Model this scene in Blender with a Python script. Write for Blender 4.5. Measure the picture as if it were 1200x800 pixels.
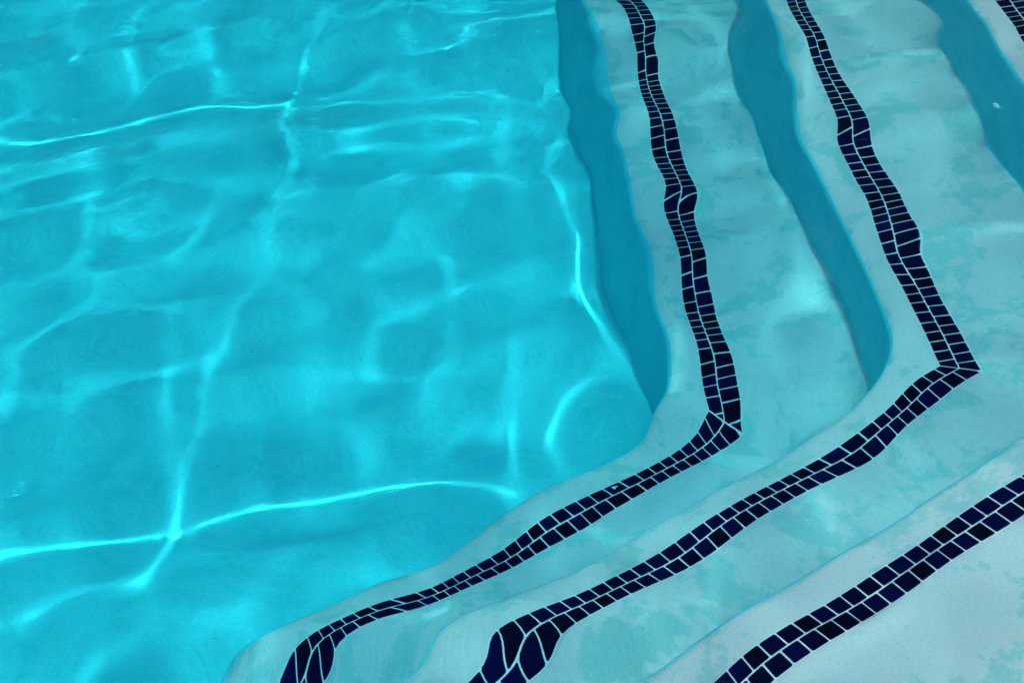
import bpy, bmesh, math, random
import numpy as np

# ------------------------------------------------------------------ camera, sky, sun, exposure
U = 0.025                       # one mosaic tile pitch in metres; plan lengths below are in tile pitches
scene = bpy.context.scene
for o in list(bpy.data.objects):
    bpy.data.objects.remove(o)
COL = scene.collection

CX, CY, CZ, PITCH, YAW, ROLL, FPX = -14.5473,-81.9025,45.2295,0.6238,0.0092,-0.1199,1929.4869
cam_data = bpy.data.cameras.new('camera')
cam = bpy.data.objects.new('camera', cam_data)
COL.objects.link(cam)
cam_data.sensor_fit = 'HORIZONTAL'
cam_data.sensor_width = 36.0
cam_data.lens = FPX / 1200 * 36.0
cam_data.clip_start = 0.01
cam_data.clip_end = 500
from mathutils import Vector, Matrix
fw = Vector((math.sin(YAW) * math.cos(PITCH), math.cos(YAW) * math.cos(PITCH), -math.sin(PITCH)))
rt = Vector((math.cos(YAW), -math.sin(YAW), 0))
up = rt.cross(fw)
c, s = math.cos(ROLL), math.sin(ROLL)
ax, ay = c * rt + s * up, -s * rt + c * up
cam.matrix_world = Matrix(((ax.x, ay.x, -fw.x, CX * U), (ax.y, ay.y, -fw.y, CY * U), (ax.z, ay.z, -fw.z, CZ * U), (0, 0, 0, 1)))
scene.camera = cam

SUN_EL = math.radians(77.4)
SUN_TO = Vector((0.993, -0.120, 0)).normalized()          # horizontal direction towards the sun
world = bpy.data.worlds.new('World')
scene.world = world
world.use_nodes = True
nt = world.node_tree
sky = nt.nodes.new('ShaderNodeTexSky')
sky.sky_type = 'NISHITA'
sky.sun_disc = False
sky.dust_density = 2.5
sky.ozone_density = 0.8
sky.sun_elevation = SUN_EL
sky.sun_rotation = math.atan2(SUN_TO.x, SUN_TO.y)
bg = nt.nodes['Background']
nt.links.new(sky.outputs[0], bg.inputs[0])
bg.inputs[1].default_value = 0.15

sun_data = bpy.data.lights.new('sun', 'SUN')
sun_data.energy = 2.0
sun_data.angle = math.radians(0.5)
sun_data.color = (1.0, 0.91, 0.79)
sun = bpy.data.objects.new('sun', sun_data)
COL.objects.link(sun)
to_sun = Vector((SUN_TO.x * math.cos(SUN_EL), SUN_TO.y * math.cos(SUN_EL), math.sin(SUN_EL)))
sun.rotation_euler = to_sun.to_track_quat('Z', 'Y').to_euler()
sun.location = to_sun * 8

vs = scene.view_settings
vs.view_transform = 'Standard'
vs.look = 'None'
vs.gamma = 1
vs.exposure = 0.50
vs.use_curve_mapping = False

cy = scene.cycles
cy.max_bounces = 16
cy.diffuse_bounces = 5
cy.glossy_bounces = 4
cy.transmission_bounces = 12
cy.transparent_max_bounces = 8
cy.caustics_reflective = True
cy.caustics_refractive = True
cy.blur_glossy = 0.0
cy.sample_clamp_indirect = 0
cy.use_denoising = True
cy.denoiser = 'OPENIMAGEDENOISE'
cy.use_guiding = True
cy.use_surface_guiding = True
cy.surface_guiding_probability = 0.75
cy.guiding_training_samples = 128

# ------------------------------------------------------------------ plan of the pool (tile pitches)
TH = math.radians(30)
NL, TL = np.array([1.0, 0.0]), np.array([0.0, 1.0])                     # run 1: up the steps / away from the corner
NB, TB = np.array([math.sin(TH), -math.cos(TH)]), np.array([-math.cos(TH), -math.sin(TH)])   # run 2
TREAD = 12.4
NOSE = 3.2                       # step edge to middle of the tile band
DEPTH3, RISER = 16.66, 10.1       # water over the top step, height of each step
ZT = {i: -(DEPTH3 + (3 - i) * RISER) for i in (0, 1, 2, 3)}
def corner(n_l, n_b):
    return np.linalg.solve(np.array([NL, NB]), [n_l, n_b])

# ------------------------------------------------------------------ materials
def new_mat(name):
    m = bpy.data.materials.new(name)
    m.use_nodes = True
    for n in list(m.node_tree.nodes):
        m.node_tree.nodes.remove(n)
    return m, m.node_tree.nodes, m.node_tree.links

def plaster_mat(name, c_patch, c_main):
    m, N, L = new_mat(name)
    out = N.new('ShaderNodeOutputMaterial'); b = N.new('ShaderNodeBsdfPrincipled')
    b.inputs['Roughness'].default_value = 0.75
    b.inputs['Specular IOR Level'].default_value = 0.1
    tc = N.new('ShaderNodeTexCoord')
    big = N.new('ShaderNodeTexNoise'); big.inputs['Scale'].default_value = 13; big.inputs['Detail'].default_value = 9; big.inputs['Roughness'].default_value = 0.68
    L.new(tc.outputs['Object'], big.inputs['Vector'])
    r = N.new('ShaderNodeValToRGB')
    r.color_ramp.elements[0].position = 0.425; r.color_ramp.elements[0].color = (*c_patch, 1)
    r.color_ramp.elements[1].position = 0.485; r.color_ramp.elements[1].color = (*c_main, 1)
    L.new(big.outputs['Fac'], r.inputs['Fac'])
    vor = N.new('ShaderNodeTexVoronoi'); vor.inputs['Scale'].default_value = 34
    L.new(tc.outputs['Object'], vor.inputs['Vector'])
    sp = N.new('ShaderNodeValToRGB')
    sp.color_ramp.elements[0].position = 0.02; sp.color_ramp.elements[0].color = (0.62, 0.66, 0.66, 1)
    sp.color_ramp.elements[1].position = 0.045; sp.color_ramp.elements[1].color = (1, 1, 1, 1)
    L.new(vor.outputs['Distance'], sp.inputs['Fac'])
    mx = N.new('ShaderNodeMix'); mx.data_type = 'RGBA'; mx.blend_type = 'MULTIPLY'; mx.inputs['Factor'].default_value = 1
    L.new(r.outputs['Color'], mx.inputs['A']); L.new(sp.outputs['Color'], mx.inputs['B'])
    gr = N.new('ShaderNodeTexNoise'); gr.inputs['Scale'].default_value = 240; gr.inputs['Detail'].default_value = 4; gr.inputs['Roughness'].default_value = 0.7
    L.new(tc.outputs['Object'], gr.inputs['Vector'])
    g2 = N.new('ShaderNodeMapRange'); g2.inputs['From Min'].default_value = 0.3; g2.inputs['From Max'].default_value = 0.7; g2.inputs['To Min'].default_value = 0.90; g2.inputs['To Max'].default_value = 1.06
    L.new(gr.outputs['Fac'], g2.inputs['Value'])
    m2 = N.new('ShaderNodeMix'); m2.data_type = 'RGBA'; m2.blend_type = 'MULTIPLY'; m2.inputs['Factor'].default_value = 1
    L.new(mx.outputs['Result'], m2.inputs['A']); L.new(g2.outputs['Result'], m2.inputs['B'])
    L.new(m2.outputs['Result'], b.inputs['Base Color'])
    bp = N.new('ShaderNodeBump'); bp.inputs['Strength'].default_value = 0.25; bp.inputs['Distance'].default_value = 0.002
    L.new(gr.outputs['Fac'], bp.inputs['Height']); L.new(bp.outputs['Normal'], b.inputs['Normal'])
    L.new(b.outputs[0], out.inputs['Surface'])
    return m

def simple_mat(name, col, rough, spec=0.5):
    m, N, L = new_mat(name)
    out = N.new('ShaderNodeOutputMaterial'); b = N.new('ShaderNodeBsdfPrincipled')
    b.inputs['Base Color'].default_value = (*col, 1)
    b.inputs['Roughness'].default_value = rough
    b.inputs['Specular IOR Level'].default_value = spec
    L.new(b.outputs[0], out.inputs['Surface'])
    return m

def tile_mat():
    m, N, L = new_mat('navy glazed mosaic')
    out = N.new('ShaderNodeOutputMaterial'); b = N.new('ShaderNodeBsdfPrincipled')
    oi = N.new('ShaderNodeObjectInfo')
    r = N.new('ShaderNodeValToRGB')
    r.color_ramp.elements[0].color = (0.0008, 0.0010, 0.013, 1)
    r.color_ramp.elements[1].color = (0.001, 0.002, 0.045, 1)
    L.new(oi.outputs['Random'], r.inputs['Fac'])
    L.new(r.outputs['Color'], b.inputs['Base Color'])
    b.inputs['Roughness'].default_value = 0.3
    b.inputs['Specular IOR Level'].default_value = 0.03
    L.new(b.outputs[0], out.inputs['Surface'])
    return m

def water_mat():
    m, N, L = new_mat('pool water')
    out = N.new('ShaderNodeOutputMaterial')
    g = N.new('ShaderNodeBsdfGlass'); g.inputs['Roughness'].default_value = 0.0; g.inputs['IOR'].default_value = 1.333
    L.new(g.outputs[0], out.inputs['Surface'])
    v = N.new('ShaderNodeVolumeAbsorption')
    v.inputs['Color'].default_value = (0.0, 0.88, 0.935, 1)
    v.inputs['Density'].default_value = 1.0
    L.new(v.outputs[0], out.inputs['Volume'])
    return m

PLASTER = plaster_mat('white pool plaster', (0.52, 0.615, 0.615), (0.85, 0.685, 0.69))
FLOOR = plaster_mat('aqua floor plaster and riser shade', (0.15, 0.76, 0.82), (0.18, 0.80, 0.86))
TILE, GROUT, WATER = tile_mat(), simple_mat('pale grout', (0.88, 0.76, 0.83), 0.8, 0.1), water_mat()
def stone_mat(name, c0, c1):
    m, N, L = new_mat(name)
    out = N.new('ShaderNodeOutputMaterial'); b = N.new('ShaderNodeBsdfPrincipled')
    tc = N.new('ShaderNodeTexCoord'); nz = N.new('ShaderNodeTexNoise')
    nz.inputs['Scale'].default_value = 18; nz.inputs['Detail'].default_value = 10; nz.inputs['Roughness'].default_value = 0.75
    r = N.new('ShaderNodeValToRGB')
    r.color_ramp.elements[0].position = 0.3; r.color_ramp.elements[0].color = (*c0, 1)
    r.color_ramp.elements[1].position = 0.7; r.color_ramp.elements[1].color = (*c1, 1)
    L.new(tc.outputs['Object'], nz.inputs['Vector']); L.new(nz.outputs['Fac'], r.inputs['Fac']); L.new(r.outputs['Color'], b.inputs['Base Color'])
    b.inputs['Roughness'].default_value = 0.85
    bp = N.new('ShaderNodeBump'); bp.inputs['Strength'].default_value = 0.4; bp.inputs['Distance'].default_value = 0.004
    L.new(nz.outputs['Fac'], bp.inputs['Height']); L.new(bp.outputs['Normal'], b.inputs['Normal'])
    L.new(b.outputs[0], out.inputs['Surface'])
    return m
STONE = stone_mat('deck concrete', (0.24, 0.22, 0.20), (0.38, 0.35, 0.31))
COPING = stone_mat('coping stone', (0.34, 0.31, 0.27), (0.46, 0.43, 0.38))

def link(name, verts, faces, mat, parent=None, smooth=False):
    me = bpy.data.meshes.new(name)
    me.from_pydata([tuple(map(float, v)) for v in verts], [], faces)
    me.materials.append(mat)
    if smooth:
        me.polygons.foreach_set('use_smooth', [True] * len(me.polygons))
    me.update()
    o = bpy.data.objects.new(name, me)
    COL.objects.link(o)
    o.parent = parent
    return o

# ------------------------------------------------------------------ setting: floor, walls, deck
BACK_L, BACK_B = 44.0, 47.0                     # pool wall behind the top step on either run
X_END, Y_END = -115.0, 76.0
pc = corner(BACK_L, BACK_B)
p_b = pc + TB * ((X_END - pc[0]) / TB[0])
OUT = [pc, np.array([BACK_L, Y_END]), np.array([X_END, Y_END]), p_b]       # counter-clockwise
ZF, ZD = ZT[0], 4.6
fl = link('pool_floor', [(q[0] * U, q[1] * U, ZF * U) for q in OUT], [(0, 1, 2, 3)], FLOOR)
fl['kind'] = 'structure'
w_v = [(q[0] * U, q[1] * U, z * U) for z in (ZF, ZD - 0.2) for q in OUT]
wl = link('pool_wall', w_v, [(i, 4 + i, 4 + (i + 1) % 4, (i + 1) % 4) for i in range(4)], PLASTER)
wl['kind'] = 'structure'
ctr = sum(OUT) / 4
BIG = [np.array([500, -500.]), np.array([500, 500.]), np.array([-500, 500.]), np.array([-500, -500.])]
d_v = [(q[0] * U, q[1] * U, ZD * U) for q in OUT] + [(q[0] * U, q[1] * U, ZD * U) for q in BIG]
dk = link('pool_deck', d_v, [(i, 4 + i, 4 + (i + 1) % 4, (i + 1) % 4) for i in range(4)], STONE)
dk['kind'] = 'structure'

# bull-nosed coping stones along the pool edge, one object each
def coping_mesh(length):
    wd, th_, b_ = 0.32, 0.05, 0.012
    sec = [(-0.03, -th_ + b_), (-0.03, -b_), (-0.03 + b_, 0), (wd - b_, 0), (wd, -b_), (wd, -th_)]
    hl = length / 2 - 0.003
    vv = [(x, y, z) for x in (-hl, hl) for (y, z) in sec]
    n_ = len(sec)
    ff = [(k, n_ + k, n_ + (k + 1) % n_, (k + 1) % n_) for k in range(n_)] + [tuple(range(n_)), tuple(range(2 * n_ - 1, n_ - 1, -1))]
    me_ = bpy.data.meshes.new('coping_stone')
    me_.from_pydata(vv, [], ff); me_.materials.append(COPING); me_.update()
    return me_
for k in range(4):
    a_, b_ = OUT[k], OUT[(k + 1) % 4]
    ln = np.linalg.norm(b_ - a_) * U
    cnt = int(round(ln / 0.4))
    me_ = coping_mesh(ln / cnt)
    t_ = (b_ - a_) / np.linalg.norm(b_ - a_)
    for j in range(cnt):
        q = a_ + (b_ - a_) * ((j + 0.5) / cnt)
        o = bpy.data.objects.new('coping_stone', me_)
        COL.objects.link(o)
        o.location = (q[0] * U, q[1] * U, ZD * U + 0.012)
        o.rotation_euler = (0, 0, math.atan2(t_[1], t_[0]) + math.pi)
        o.parent = dk

# unseen leafy screen, added so the water reflects dark green instead of sky
def leaf_mat():
    m, N, L = new_mat('hedge leaf')
    out = N.new('ShaderNodeOutputMaterial'); b = N.new('ShaderNodeBsdfPrincipled')
    tc = N.new('ShaderNodeTexCoord'); nz = N.new('ShaderNodeTexNoise'); nz.inputs['Scale'].default_value = 3
    r = N.new('ShaderNodeValToRGB')
    r.color_ramp.elements[0].color = (0.018, 0.040, 0.014, 1); r.color_ramp.elements[1].color = (0.040, 0.085, 0.028, 1)
    L.new(tc.outputs['Object'], nz.inputs['Vector']); L.new(nz.outputs['Fac'], r.inputs['Fac']); L.new(r.outputs['Color'], b.inputs['Base Color'])
    b.inputs['Roughness'].default_value = 0.6
    L.new(b.outputs[0], out.inputs['Surface'])
    return m
LEAF = leaf_mat()
hr = random.Random(3)
added_hedge = bpy.data.objects.new('added_hedge', None); COL.objects.link(added_hedge)
added_hedge.location = (-0.6, 2.75, ZD * U)
added_hedge['label'] = 'unseen tall dark green screen of leaves, added to darken the water reflection'
added_hedge['category'] = 'added_hedge'
hv, hf = [], []
HX, HY, HZ = 5.5, 0.35, 4.3
for k in range(20000):
    x, z = hr.uniform(-HX, HX), hr.uniform(0.02, HZ)
    y = hr.choice((-HY, HY)) * (0.86 + 0.10 * math.sin(x * 3.1) * math.sin(z * 2.3 + x)) + hr.gauss(0, 0.05)
    if hr.random() < 0.12: y, z = hr.uniform(-HY, HY), HZ + hr.gauss(0, 0.05)
    d1 = Vector((hr.gauss(0, 1), hr.gauss(0, 1), hr.gauss(0, 1))).normalized()
    d2 = d1.orthogonal().normalized()
    l, w_ = hr.uniform(0.05, 0.09), hr.uniform(0.025, 0.045)
    c_ = Vector((x, y, max(z, 0.03)))
    k0 = len(hv)
    hv += [c_ - d1 * l, c_ + d2 * w_, c_ + d1 * l, c_ - d2 * w_]
    hf.append((k0, k0 + 1, k0 + 2, k0 + 3))
link('added_foliage', hv, hf, LEAF, added_hedge)
cx_, cy_, cz_ = HX - 0.1, HY * 0.62, HZ - 0.1
hv = [(sx * cx_, sy * cy_, z) for z in (0.0, cz_) for sx, sy in ((-1, -1), (1, -1), (1, 1), (-1, 1))]
link('added_core', hv, [(3, 2, 1, 0), (4, 5, 6, 7), (0, 1, 5, 4), (1, 2, 6, 5), (2, 3, 7, 6), (3, 0, 4, 7)], LEAF, added_hedge)

# ------------------------------------------------------------------ steps
def nose_path(n_off, r, t_l, t_b):
    """plan polyline of the step edge: along run 1, round the filleted corner, along run 2; point and up-step normal"""
    c0 = corner(n_off, n_off)
    half = math.radians(60)
    d = r / math.tan(half)                       # tangent length of the fillet
    out = []
    for t in np.linspace(t_l, d, 60):
        out.append((c0 + TL * t, NL))
    cen = c0 + TL * d - NL * r
    for k in range(1, 24):
        a = -math.radians(60) * k / 24
        n = np.array([math.cos(a), math.sin(a)])
        out.append((cen + n * r, n))
    for t in np.linspace(d, t_b, 60):
        out.append((c0 + TB * t, NB))
    return out

def make_step(i):
    n_off = (i - 1) * TREAD - NOSE
    rn, rc, lean = 0.8, 0.12, 1.4                # nose rounding, cove at the foot, how far the riser leans back
    h = RISER
    def bez(p0, p1, p2, n):
        return [((1 - t) ** 2 * p0[0] + 2 * t * (1 - t) * p1[0] + t * t * p2[0], (1 - t) ** 2 * p0[1] + 2 * t * (1 - t) * p1[1] + t * t * p2[1]) for t in [k / n for k in range(n + 1)]]
    ux, uz = lean / math.hypot(lean, h), h / math.hypot(lean, h)
    foot, top_ = (-lean, -h), (0.0, 0.0)
    prof = bez((-lean - rc, -h), foot, (-lean + ux * rc, -h + uz * rc), 7)
    prof += bez((-ux * rn, -uz * rn), top_, (rn, 0), 9)
    depth = TREAD + 2.5 if i < 3 else 60
    prof += [(1.2, 0), (2.0, 0), (depth, 0)]
    c0 = corner(n_off, n_off)
    t_l = Y_END - c0[1]
    t_b = (c0[0] - X_END) / math.cos(TH)
    path = nose_path(n_off, 7.0, t_l, t_b)
    verts, faces = [], []
    m = len(prof)
    for (q, n) in path:
        for (dn, dz) in prof:
            verts.append(((q[0] + n[0] * dn) * U, (q[1] + n[1] * dn) * U, (ZT[i] + dz) * U))
    cut = 13                                    # profile point on the rounded edge where the shade-coloured riser ends
    def strip(b0, b1):
        keep = sorted(range(b0, b1 + 1)); w_n = len(keep)
        vv = [verts[a * m + b] for a in range(len(path)) for b in keep]
        ff = [(a * w_n + b, (a + 1) * w_n + b, (a + 1) * w_n + b + 1, a * w_n + b + 1) for a in range(len(path) - 1) for b in range(w_n - 1)]
        return vv, ff
    st = link('pool_step', *strip(cut, m - 1), PLASTER, None, True)
    link('riser', *strip(0, cut), FLOOR, st, True)  # aqua floor colour on the riser stands in for shade on pale plaster
    return st

def clip(poly, n, d):
    """keep the part of a convex polygon where p.n >= d"""
    out = []
    for k in range(len(poly)):
        a, b = poly[k], poly[(k + 1) % len(poly)]
        da, db = a @ n - d, b @ n - d
        if da >= 0: out.append(a)
        if da * db < 0: out.append(a + (b - a) * (da / (da - db)))
    return out

def tile_mesh(name, poly):
    """bevelled flat slab over a convex plan polygon (tile pitches), base at z = 0"""
    poly = [np.array(q) for q in poly]
    c = sum(poly) / len(poly)
    hh, bv = 0.10, 0.05
    n = len(poly)
    rings = []
    for sc, z in ((0.0, -0.15), (0.0, hh - bv), (bv, hh)):
        rings.append([(q + (c - q) / max(np.linalg.norm(c - q), 1e-6) * sc * 1.4, z) for q in poly])
    verts = [(q[0] * U, q[1] * U, z * U) for r in rings for (q, z) in r]
    faces = []
    for k in range(2):
        for a in range(n):
            b = (a + 1) % n
            faces.append((k * n + a, k * n + b, (k + 1) * n + b, (k + 1) * n + a))
    faces.append(tuple(2 * n + a for a in range(n)))
    me = bpy.data.meshes.new(name)
    me.from_pydata(verts, [], faces)
    me.materials.append(TILE)
    me.update()
    return me

TS, GAP = 0.93, 0.07
cr = 0.06                                         # clipped tile corners
def square(sz):
    h = sz / 2
    return [np.array(v) for v in ((-h + cr, -h), (h - cr, -h), (h, -h + cr), (h, h - cr), (h - cr, h), (-h + cr, h), (-h, h - cr), (-h, -h + cr))]
TILE_ME = tile_mesh('tile', square(TS))
rnd = random.Random(5)
PHASE = {('L', 1): .355, ('B', 1): .107, ('L', 2): .06, ('B', 2): .055, ('L', 3): .5, ('B', 3): .53}

def lay_tiles(step, i):
    off = (i - 1) * TREAD
    c0 = corner(off, off)
    for run, (n, t), length in (('L', (NL, TL), 64 + 0 * i), ('B', (NB, TB), 52)):
        for row in (-1, 1):
            ph = PHASE[(run, i)] - (0.5 if row > 0 else 0)
            k = -2
            while k < length:
                k += 1
                a, b = ph + k + GAP / 2, ph + k + 1 - GAP / 2
                nc = row * 0.5
                if b < -nc * 0.577 - 0.6 or b < -1.2: continue
                ang = math.atan2(t[1], t[0])
                if a > 1.3:
                    o = bpy.data.objects.new('tile', TILE_ME)
                    q = c0 + t * ((a + b) / 2) + n * nc
                    o.location = (q[0] * U, q[1] * U, (ZT[i] + rnd.uniform(-.012, .012)) * U)
                    o.rotation_euler = (rnd.gauss(0, .006), rnd.gauss(0, .006), ang + rnd.gauss(0, .008))
                else:
                    h = TS / 2
                    poly = [np.array(v) for v in ((a, nc - h), (b, nc - h), (b, nc + h), (a, nc + h))]
                    poly = clip(poly, np.array([1, 0.577]) / 1.1547, GAP / 2)
                    if len(poly) < 3: continue
                    ar = 0.5 * sum(poly[x][0] * poly[(x + 1) % len(poly)][1] - poly[(x + 1) % len(poly)][0] * poly[x][1] for x in range(len(poly)))
                    if abs(ar) < 0.04: continue
                    wp = [c0 + t * v[0] + n * v[1] for v in poly]
                    ctr_ = sum(wp) / len(wp)
                    if run == 'L': wp = wp[::-1]
                    o = bpy.data.objects.new('tile', tile_mesh('tile', [v - ctr_ for v in wp]))
                    o.location = (ctr_[0] * U, ctr_[1] * U, ZT[i] * U)
                COL.objects.link(o)
                o.parent = step
                # grout bed under the mosaic, one strip following the band
    vs_, fs = [], []
    w_ = 1.02
    for q, nn in ((c0 + TL * 66, NL), (None, None), (c0 + TB * 54, NB)):
        for s_ in (-w_, w_):
            if q is None: p_ = corner(off + s_, off + s_)
            else: p_ = q + nn * s_
            vs_.append((p_[0] * U, p_[1] * U, (ZT[i] + 0.05) * U))
    fs = [(0, 2, 3, 1), (2, 4, 5, 3)]
    link('grout_bed', vs_, fs, GROUT, step)

LAB = {1: 'lowest pale plaster pool step with navy mosaic tile band, rising from the deep floor',
       2: 'middle pool step between two others, pale plaster tread with a bent navy mosaic band',
       3: 'topmost and palest pool step with the widest tread and its own navy mosaic band'}
for i in (1, 2, 3):
    st = make_step(i)
    st['label'] = LAB[i]; st['category'] = 'step'; st['group'] = 'pool steps'
    lay_tiles(st, i)
    top_step = st

# ------------------------------------------------------------------ two small things lying on the steps
WHITE = simple_mat('chalky white', (0.82, 0.84, 0.82), 0.7, 0.2)
bm = bmesh.new()
bmesh.ops.create_icosphere(bm, subdivisions=3, radius=0.24 * U)
for v in bm.verts:
    k = 1 + 0.16 * math.sin(v.co.x * 900 + 1) * math.cos(v.co.y * 700) + 0.10 * math.sin(v.co.z * 1100)
    v.co = Vector((v.co.x * 0.75, v.co.y * 1.35, v.co.z * 0.6)) * k
me = bpy.data.meshes.new('plaster_nub'); bm.to_mesh(me); bm.free()
me.materials.append(WHITE)
me.polygons.foreach_set('use_smooth', [True] * len(me.polygons))
pb = bpy.data.objects.new('plaster_nub', me); COL.objects.link(pb)
pb.location = (20.42 * U, 15.7 * U, (ZT[2] + 3.9) * U)
pb.rotation_euler = (0.2, 0.15, 0.3)
pb.parent = top_step
pb['label'] = 'small white nub on the riser'
tri = [np.array(q) for q in ((-0.17, 0.10), (-0.06, -0.12), (0.02, -0.17), (0.05, -0.02), (0.17, 0.12), (0.0, 0.13))]
vv = [(q[0] * U, q[1] * U, z * U) for z in (0, 0.05) for q in tri]
ff = [tuple(range(5, -1, -1)), tuple(range(6, 12))] + [(k, (k + 1) % 6, 6 + (k + 1) % 6, 6 + k) for k in range(6)]
ch = link('plaster_chip', vv, ff, WHITE)
ch.location = (-8.62 * U, -4.33 * U, (ZT[1] + 0.115) * U)
ch['label'] = 'tiny white triangular chip lying on a navy tile of the lowest step'
ch['category'] = 'chip'

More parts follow.
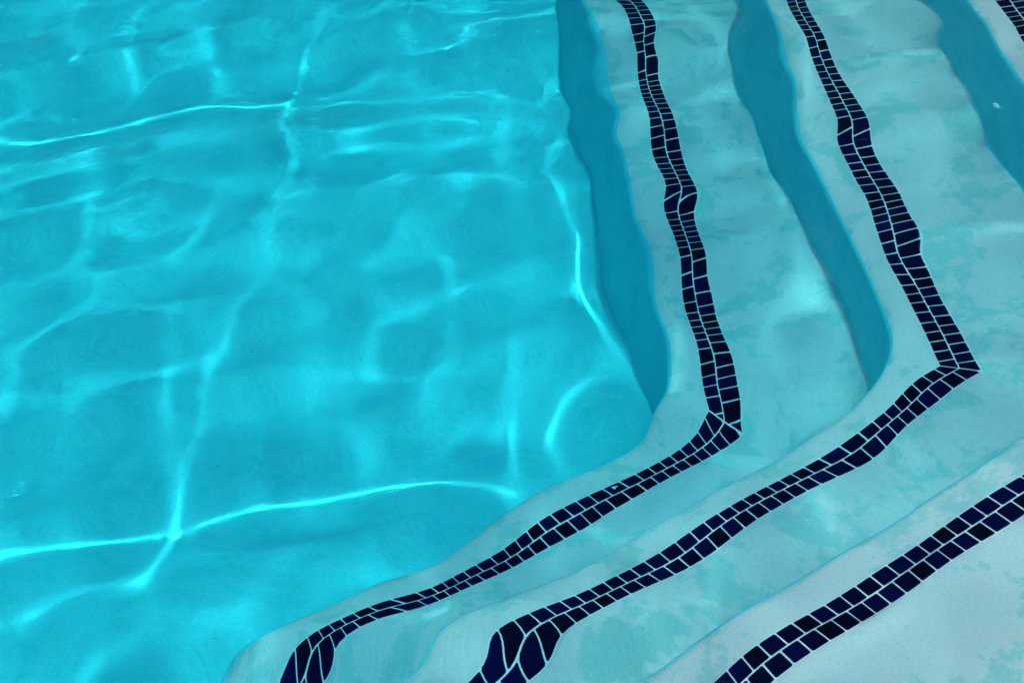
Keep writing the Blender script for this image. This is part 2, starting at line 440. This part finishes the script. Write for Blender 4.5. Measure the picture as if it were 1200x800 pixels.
# ------------------------------------------------------------------ water with its ripples
NW = 1100
rg = np.random.default_rng(7)
lam = np.exp(rg.uniform(np.log(2.6), np.log(45), NW)); ang = rg.uniform(0, 2 * np.pi, NW)
KW = 2 * np.pi / lam[:, None] * np.stack([np.cos(ang), np.sin(ang)], 1)
sl = np.exp(-0.5 * ((np.log(lam) - np.log(11)) / 0.70) ** 2)
sl = sl / np.sqrt((sl ** 2).sum()) * 0.045
AMP = sl / (2 * np.pi / lam)
W = np.array([.08,.02,-.16,-.80,1.34,-.18,.83,.03,.57,.23,-.76,-1.40,-.15,1.45,-1.42,.73,.48,-.10,.22,.05,-1.46,.27,.07,-.61,-.44,.83,.30,.57,-.01,.54,-1.10,-.81,.48,
.91,-.62,-.41,-.67,.24,.03,-1.11,-1.25,-.28,-.04,-.14,.16,-.48,.96,.69,.22,.09,.94,.20,.38,1.87,-.48,-1.06,.02,-.08,-.14,.25,.81,-.09,-.32,.34,.25,-1.15,
.86,-.20,.02,-2.00,.12,.76,.47,.14,.64,.12,-.01,-.52,.74,.70,.20,-.08,-.11,-.32,-.05,-.65,-.17,1.48,1.67,-1.13,.94,.61,-.40,.06,-.42,-.59,-.96,.77,.62,
-.42,.40,-.71,-.27,.22,-.08,1.37,-1.10,-.53,.77,-.10,.35,.66,.39,-.03,-2.29,.63,-.24,-.74,.01,-.01,.04,-.26,-.52,.73,-.06,.86,-.15,-1.11,.29,-.54,-.41,
.03,1.25,1.33,-.05,-1.43,-.26,.58,-.18,-.30,-.30,.67,-.63,.56,-2.19,-.16,.38,.66,-.54,-.19,-1.02,.04,-.39,-.51,-.40,.26,.04,-.77,1.45,-1.71,-.11,-.42,.30,
.00,.79,-.85,-1.21,.07,-1.15,.36,.12,-.05,.18,-.66,.47,-.70,-.40,-.32,-.22,1.45,-.06,.37,-.16,1.33,-.25,-.09,-.55,.12,1.15,-.74,.67,-.30,-.09,-.83,.17,
-.47,-.00,1.04,.07,.20,.24,-.49,-1.50,-.67,.16,-1.01,-.03,.07,-.19,.24,1.31,-1.03,-.11,.16,.14,.40,-.05,.47,.45,-.31,-.21,-.06,.32,-.24,-.21,-1.79,-.17,
-.09,-.00,.27,-.75,.21,-.21,.16,-.38,.07,-.39,-.77,-.12,-.20,.23,.17,-.33,-.62,.07,.33,.13,.09,.30,-.25,-.13,.10,-.22,.10,1.31,-.81,.13,.25,.49,-.83,-2.13,
.14,.52,-.49,-.31,-1.45,-.08,-.48,-.88,-.06,.38,-.22,-.52,.24,.66,-.54,-.50,.27,-.26,.25,-.07,-.28,.33,-.52,-.53,.13,.78,-1.05,.37,-.01,.67,-.09,.26,.30,
-.54,.11,-.33,.09,.82,-.43,.27,-.28,-.44,-.24,-.45,.16,1.21,.61,-.57,.14,-.03,-.21,-.33,-.44,-.78,.58,-.57,-.17,.68,.13,-.26,.34,.40,-.02,-.15,-1.97,-.06,
.22,.94,-.56,-.44,-.39,.63,-.08,.55,-.43,-.32,-.37,.27,-.74,-1.20,-.80,-.63,-.01,.48,.09,-.09,.10,.11,1.19,1.00,-1.04,.46,.27,.59,.44,-.02,-2.32,-.11,-.94,
.91,.02,-.53,-1.09,-.26,-.23,-.88,-.32,-.01,.79,-.11,.14,-.09,-.00,-2.38,.26,-1.10,-.38,.39,-.20,.03,3.28,1.14,-.01,-.54,.36,.14,1.01,-.06,.53,.15,-.11,
-.54,-.49,.87,-1.74,-.01,.71,.19,.50,-.56,-.14,-.17,-.04,.39,-.06,-.53,.41,.08,.20,-.48,-.60,-.25,.52,.89,.48,.19,-1.01,.31,.22,-.47,.56,-.34,.44,.13,.53,
.47,.13,.25,.86,-.06,.60,.45,-.84,-.12,.03,.12,-.08,-.82,-.33,.76,.60,-.34,.02,1.68,.04,.20,.09,-.71,.15,.18,-.51,-.15,.44,-.34,1.65,.77,-.19,.05,-2.39,
-.82,-.40,.00,-.16,.00,-.09,.48,-.01,-.54,.13,-.22,.19,-.11,-.13,-.03,.32,.01,-.51,-.36,.97,.03,.29,.32,.03,.34,.03,.08,-.80,.53,-.36,.22,1.36,.70,1.17,
-.19,-.04,-.02,1.84,1.54,-.23,-.71,.92,-.13,.44,-.22,.22,.50,.07,.04,-1.05,-.14,-.03,-.23,.07,.37,.58,.51,-.22,.13,-.70,-1.44,.53,-.53,-.06,.17,.16,.21,
.15,-1.70,-.48,-.73,-2.62,.24,.86,-.01,.38,.08,-.24,.28,.21,-.18,.30,.16,.16,.33,-.13,.50,.55,-1.79,.60,.49,-.40,-.10,1.81,.23,2.60,.09,-.19,.94,-.96,-.72,
.81,-.21,1.65,2.25,-.21,-.58,.29,-1.34,-.84,.40,1.28,.71,-.12,-.69,-.06,-.92,-.35,.34,.39,-.07,-.24,-.96,-1.47,.06,.73,-.26,-.59,-.32,.19,-.72,-.94,-.25,
-.05,1.63,-.55,-.28,.31,.02,.09,-.21,.70,-.71,-.10,-.25,.52,.08,-1.23,.19,.11,.79,-.79,-.05,-.45,-1.19,.25,-.31,-.47,.33,-.04,-.24,-.60,-.24,-.72,-.53,
.03,-.03,-.26,.44,-.25,-.05,.48,1.06,.16,-.26,-.25,-.44,-.09,.89,-.10,-.62,-.01,-.95,-.32,-.10,-.41,-.42,.41,-.07,-.09,.05,-.07,-.46,.04,-.08,.44,-.36,
-.22,-.83,-1.74,.85,-.56,-.02,1.03,-.05,.75,.78,-.36,.96,.30,1.21,-.12,-.89,-.30,-.72,-.17,-1.66,.63,.20,-.18,-.10,.50,-.16,-.09,-.05,1.25,.15,-.43,.07,
-.16,-.21,-1.12,.06,-.25,.23,.07,.28,-.49,-.04,-.26,.41,-.36,.11,-.30,-.03,-.69,.20,-.95,.19,.34,-.30,-.42,1.21,-.28,1.40,-.88,-.34,.32,-.39,-.03,.60,.14,
-.15,-.12,.40,1.55,-.12,.18,.17,-1.17,.91,-.57,.03,1.30,.25,-.64,-.46,.63,.81,.34,.27,-.05,.15,-.76,.10,.36,-.02,-.10,.07,.38,-.93,.47,-.37,-.73,-.50,-1.02,
-.75,-.09,.65,.91,1.25,-.32,-.39,.41,-.13,-.32,1.21,-.80,-.13,-.19,-.12,-.00,1.25,-.22,.26,-.12,-.10,-.29,-.41,-.09,.18,.40,-.38,.05,-.84,1.08,-.45,.56,
.09,-1.36,.18,.78,.64,.36,.27,-.79,-.41,.08,-.33,-.35,-.06,.28,-.36,.45,-.16,.42,.35,.58,-.29,.23,.11,-.23,.54,.17,.85,.04,-.27,1.21,.17,.85,.74,.94,-.51,
-.95,-.02,.27,.77,-1.80,-1.62,-1.21,-.01,-.36,.23,.01,.57,-.06,.12,.65,-3.05,-.13,.13,-.34,.33,-2.91,-.34,.05,.18,-.33,-.13,-.23,.18,.28,-.59,-.56,.04,
-1.23,.53,.06,-.13,-.88,.68,-.19,.16,.79,1.42,.05,.00,.48,2.03,.54,-.22,.36,.20,-.18,.51,.10,-.16,.51,1.84,.41,.01,.01,-.21,-1.27,1.32,1.09,-.01,.03,.21,
-.71,.57,-.34,-.36,-.69,1.21,-.15,-.82,-.02,-.01,-.12,-1.91,.68,-.10,.38,-.12,-1.26,-.66,-.33,.80,-.16,-.77,.40,.42,.99,-.33,.03,-.43,-.06,-.44,.69,-.55,
.37,-.37,-1.32,-.39,-.33,-.20,-.62,.41,-.30,2.05,.37,.33,.52,.60,1.25,.07,.59,-.17,1.03,-1.22,-.06,.08,.61,.15,-.51,.28,.11,.61,-.20,-.55,-.06,.61,-1.58,
-.01,.84,-.06,-.05,-.63,-.70,.54,-.20,.52,-.23,.37,-.07,-.39,.61,-.51,-.58,-1.06,.09,-.28,-.51,.27,.07,.66,.49,-.05,-.22,-.37,-.38,.67,.27,.41,-.04,.95,
-.78,-.42,.46,.36,.54,-.19,-.33,.23,.33,.16,.24,-.17,-.35,-.12,-.07,-.16,-.94,-.31,.04,-1.98,1.30,-.14,.55,.51,.36,-.25,-.02,-.28,-.30,.17,-.92,1.06,.26,
.03,-.48,-.39,.25,.47,.29,.37,.45,-.06,1.45,-.39,-.06,.12,-.23,-.74,.23,.77,-.70,.02,1.19,-.60,.15,-.67,-.28,.22,-.40,-1.15,-.35,.27,-.37,.06,-.37,.41,
.19,-.14,.84,.45,1.24,-.19,.01,.44,-.56,-.05,-.26,-.84,-.67,.14,-.25,.08,-.60,-.34,.53,.06,1.06,.52,.40,-2.50,-.05,-.29,-.18,-.40,-.12,-.22,-.18,-.02,-.58,
.74,-.15,-.17,.01,-1.14,-.34,-.20,-.31,.83,-.13,.67,2.60,.10,-1.23,-.41,-.13,.16,1.64,-.61,-.05,.91,.19,-.22,.31,.33,1.29,.31,.95,-2.01,-.46,.02,-.28,-.24,
-.17,1.03,-.57,-.28,.29,-.52,.96,-.05,-.08,.07,-1.47,-1.35,-.75,-.11,-.01,.51,-.67,-.89,.83,-.20,.11,.79,-.28,-.15,-.01,.12,-.03,-.44,-.04,.91,-.13,.65,
.27,-.30,.10,.31,.00,-.21,-.16,-.00,1.55,.10,.35,-.10,-.18,.43,.26,-.43,.57,.26,.53,-.10,1.81,-.41,-.13,.06,.11,-.32,.06,1.77,.10,.11,-.10,.04,.73,.07,
-.03,.73,-.90,-1.41,.22,.86,-.34,-.07,.03,-1.34,.11,1.28,.13,.70,-1.00,-.14,-.33,.88,-.11,-.08,.47,.84,-.10,.71,.98,-.61,-.23,1.09,.03,-.55,.14,.08,.88,
-.20,.32,-1.23,.13,.04,.20,.07,1.20,.88,.80,.51,.73,.28,.15,.62,-.61,-.32,.16,.04,-.09,-.05,-.38,.11,-.03,-.67,-.16,.16,-.13,.46,.05,-.22,-.11,.30,.30,
-.04,.40,.61,-.16,-.23,1.16,-.84,1.00,-.67,.02,-.25,.43,-1.39,.45,.49,.70,-1.03,.02,-.18,-.36,-.51,.91,1.43,-.98,-.04,.20,.20,.44,.43,.77,-.22,-1.08,-.27,
.36,.04,-.02,-.62,.03,.20,-.04,.94,-1.23,-.18,-.19,.49,-.35,.37,-.55,-.07,-.41,1.41,.21,.37,-.86,.02,-.34,.03,-.49,-.06,.49,-.20,-.24,-.16,.09,.05,.23,
-1.42,.04,-.17,-.38,-.22,-.32,-.30,.72,.69,.10,.01,.34,1.27,.02,-.27,-.45,.02,.11,-.05,.56,.15,.09,.95,.27,-.13,-.02,.78,.41,1.21,-.42,-.20,.20,.42,.06,
.92,.43,.15,.72,.92,-.36,.79,.11,-.50,.80,.54,.55,1.10,-.56,-.00,.29,.19,.07,.70,-1.01,.68,-.01,-.55,-.01,-.04,.05,-.29,-.50,.45,-.69,1.14,-.33,-.07,.67,
1.19,.50,-.12,.15,.03,-.47,-1.09,-.67,-.03,-.33,-.23,-.26,.49,-.68,.58,-.40,.60,.33,.43,-.55,-.47,.18,2.51,-.49,.43,1.21,-.15,-.33,-.16,-.33,.04,.54,.61,
.21,.01,-1.20,-.02,-.66,-.10,-.63,.65,.08,-.57,.20,-.66,-.00,-.55,.90,-.22,.13,-.08,-.37,-1.24,.37,.41,.43,-.15,.57,.87,-.06,-.01,-.04,-.48,-.03,.40,-.69,
.18,.38,-.15,-.19,.36,-.17,.94,.23,-.12,-.27,.74,-.13,.23,.02,-1.12,.43,-.28,-1.93,-.92,.81,-.07,-.30,.69,-.10,-.90,.27,-.08,-.32,.14,.07,.24,.14,-.12,
-.07,.17,-.14,-.13,-.13,-.55,-.22,-.17,-.29,-.17,.18,-.10,-.32,-.34,.29,-.30,.09,-.08,-.21,.34,.01,-.07,.09,-1.00,.35,.12,.09,.09,-.43,-.01,.18,-.31,.22,
.18,-.32,.13,.62,-.95,-.11,-3.27,-.16,-.21,.49,.15,.51,-.08,.48,.51,.56,.19,-1.30,.85,.06,.29,-.16,.33,.53,-.58,.60,-1.67,.36,-.32,.39,.04,.30,-.08,.21,
.08,.32,.22,-1.51,-.21,.06,-.79,-.80,.27,-.28,-.30,.36,.42,.55,-.35,.21,-.13,.15,.59,-.40,-.00,.00,.73,.10,-.27,1.35,-.22,.02,-1.04,-2.72,-.19,.18,.29,
.46,-.47,-.73,.07,-.11,.71,.31,.34,.50,.32,.86,-.02,-.39,-.46,.99,1.48,-.24,.84,-.76,-.13,.33,2.00,.00,-.85,-1.24,-.38,-.42,.41,-.24,-.47,.77,-1.01,-.06,
-1.58,-.25,-.13,-.31,-.95,-.53,1.69,.42,.20,.04,-1.22,.01,.53,.61,.35,-.21,-.23,.24,1.55,.03,.05,-1.89,-.02,.06,.19,-.26,-.32,-.49,.57,-.54,1.24,1.06,-.36,
.45,.17,-1.18,.26,.86,-.15,-.93,.86,-1.59,.83,.02,.55,1.75,1.42,.06,-.65,-.56,1.15,-.27,-.26,1.13,-.17,.17,.77,.41,-.96,.32,.26,-.33,-.02,-.07,-.65,-.29,
.04,-.43,-.14,.15,.46,-.37,.10,-.21,.03,-.40,.13,.19,.71,-.12,-.54,1.01,.41,-.21,.71,-.36,-.30,.02,.82,1.08,.10,1.46,-.35,-.06,-.04,-.49,2.33,.16,-2.15,
.21,.94,.52,.66,1.44,-.27,.74,-.02,-1.13,-.06,.16,.60,-1.40,-.39,.15,1.12,-.49,.15,-.97,.70,-.36,-.76,.54,.11,-.18,.78,.08,.57,-.35,.12,.43,-.19,-.11,.21,
.50,.06,-.03,-.37,.25,.51,-.31,1.03,1.63,.62,-1.68,-.92,.90,.61,-.20,-.03,.15,-1.11,.62,.72,.41,-.16,.22,.33,-.05,.62,.46,-.03,-.11,1.09,-.41,.58,-.22,
.94,.11,.51,.47,.62,.19,-.62,1.99,1.30,-.36,-.25,-.48,-.04,.83,.24,.41,.13,.01,.86,-.17,.00,.54,-.92,-.17,.27,.65,-.05,1.47,1.50,.43,.43,-.04,.27,-.26,
.09,-.66,.83,.48,.01,.77,.46,-1.93,-.34,.34,.07,2.35,.36,-.20,-.07,.45,-1.02,.74,.20,.26,1.10,-1.78,.55,-.04,-.65,1.03,.10,-.41,.18,-.45,.04,.34,-.37,.36,
-.16,-.02,1.02,-.34,.33,-.16,3.73,-.58,-2.05,-.23,1.13,1.13,.83,-.14,.23,.58,-.25,-1.17,-.01,-.18,-.58,.57,-.20,.99,.23,-.59,.39,.05,-.05,1.45,.20,-.18,
-.48,-.19,.04,-.40,1.11,-.19,-.10,.62,.04,.74,.33,.49,.33,-.28,.11,.20,-.13,-.18,.27,-.08,.28,-.23,-.17,-.50,.35,.21,.07,-.27,.05,-1.23,-.62,.87,.28,.53,
.28,.88,-1.27,-.07,-.04,1.31,.25,.16,.65,.70,-.77,2.85,.62,-.20,1.10,.06,.09,-.90,.41,.47,-.89,-.19,-.36,.94,.51,.37,.58,.11,.02,1.10,-.27,.49,-.17,.80,
.66,-.08,-.24,-1.80,1.27,.01,.08,-2.17,.36,.24,-.10,.18,.35,-.29,.08,.07,-.05,.05,-.15,-1.05,.75,.13,.43,-.47,.17,.19,.70,.27,.11,.41,.58,-.41,-.85,-1.56,
.10,.76,1.37,-.44,-.03,.19,-.66,1.32,.20,-.14,-.18,-.07,.37,-2.44,.46,.75,-.08,-.33,.09,-.64,.20,-.14,.04,.82,-.18,-.09,-.38,-.02,-.59,.16,.08,.43,-.10,
.17,-.51,.20,.22,.14,.07,-.19,-.01,.19,.04,.26,-.64,.11,.40,.44,-.92,.13,-.16,-1.34,1.45,-.02,-.12,.02,.20,.06,-.36,.54,.11,-.00,-.37,.19,1.02,-.08,.39,
.74,.40,.07,-.09,-.16,-1.09,-.54,-.10,.06,.13,.07,-1.51,-.14,.25,-1.16,.18,.31,-.16,-.15,-.04,-.27,.22,.02,.11,-.10,.82,-.30,-1.42,.34,.12,.81,.00,-.02,
-1.06,.67,-1.25,.56,-.22,-.18,-.07,-.22,.11,-.22,.33,-.53,.02,1.23,-.06,-.34,.21,-.31,.55,.08,-.41,-.17,.23,.08,.01,.04,.35,-.34,-1.58,.06,.05,-.84,-1.83,
.28,.38,2.73,-.07,-.46,.12,.01,-.34,.45,-.17,-.32,-.56,.05,-.20,-.49,.58,.10,-1.19,-.30,.10,-.03,.07,1.01,.78,-.18,.20,-1.41,.31,.12,.07,.65,-1.60,2.04,
-.05,.51,.12,-.25,-.37,.20,.16,-.06,.12,-.27,.04,.32,-.24,1.74,.07,.38,-.24,.06,-.24,.21,-.02,-.52,-.38,-.29,.68,.10,.15,-.02,.06,1.10,.30,.16,.96,-.03,
.17,.85,.58,-.26,-1.51,.94,.06,.05,-.45,.31,1.23,.82,.12,.08,])
def height(x, y):
    h = np.zeros(len(x))
    a, b = W[:NW] * AMP, W[NW:] * AMP
    for k in range(0, len(x), 20000):
        ph = np.outer(x[k:k + 20000], KW[:, 0]) + np.outer(y[k:k + 20000], KW[:, 1])
        h[k:k + 20000] = np.cos(ph) @ a + np.sin(ph) @ b
    return h
STEP = 0.36
gx = np.arange(X_END - 4, BACK_L + 4.01, STEP)
gy = np.arange(p_b[1] - 4, Y_END + 4.01, STEP)
nx, ny = len(gx), len(gy)
XX, YY = np.meshgrid(gx, gy)
HH = height(XX.ravel(), YY.ravel())
top = np.stack([XX.ravel(), YY.ravel(), HH], 1)
ii = (np.arange(ny - 1)[:, None] * nx + np.arange(nx - 1)[None, :]).ravel()
quads = np.stack([ii, ii + 1, ii + nx + 1, ii + nx], 1)
ring = list(range(nx)) + [r * nx + nx - 1 for r in range(1, ny)] + list(range(ny * nx - 2, (ny - 1) * nx - 1, -1)) + [r * nx for r in range(ny - 2, 0, -1)]
base = len(top)
low = top[ring].copy(); low[:, 2] = ZF - 3
V = np.concatenate([top, low]) * U
m = len(ring)
side = [(ring[k], base + k, base + (k + 1) % m, ring[(k + 1) % m]) for k in range(m)]
bottom = [tuple(base + k for k in range(m))[::-1]]
wm = bpy.data.meshes.new('water')
wm.from_pydata(V.tolist(), [], [tuple(q) for q in quads.tolist()] + side + bottom)
wm.materials.append(WATER)
wm.polygons.foreach_set('use_smooth', [True] * len(quads) + [False] * (len(side) + 1))
wm.update()
water = bpy.data.objects.new('water', wm)
COL.objects.link(water)
water['kind'] = 'structure'
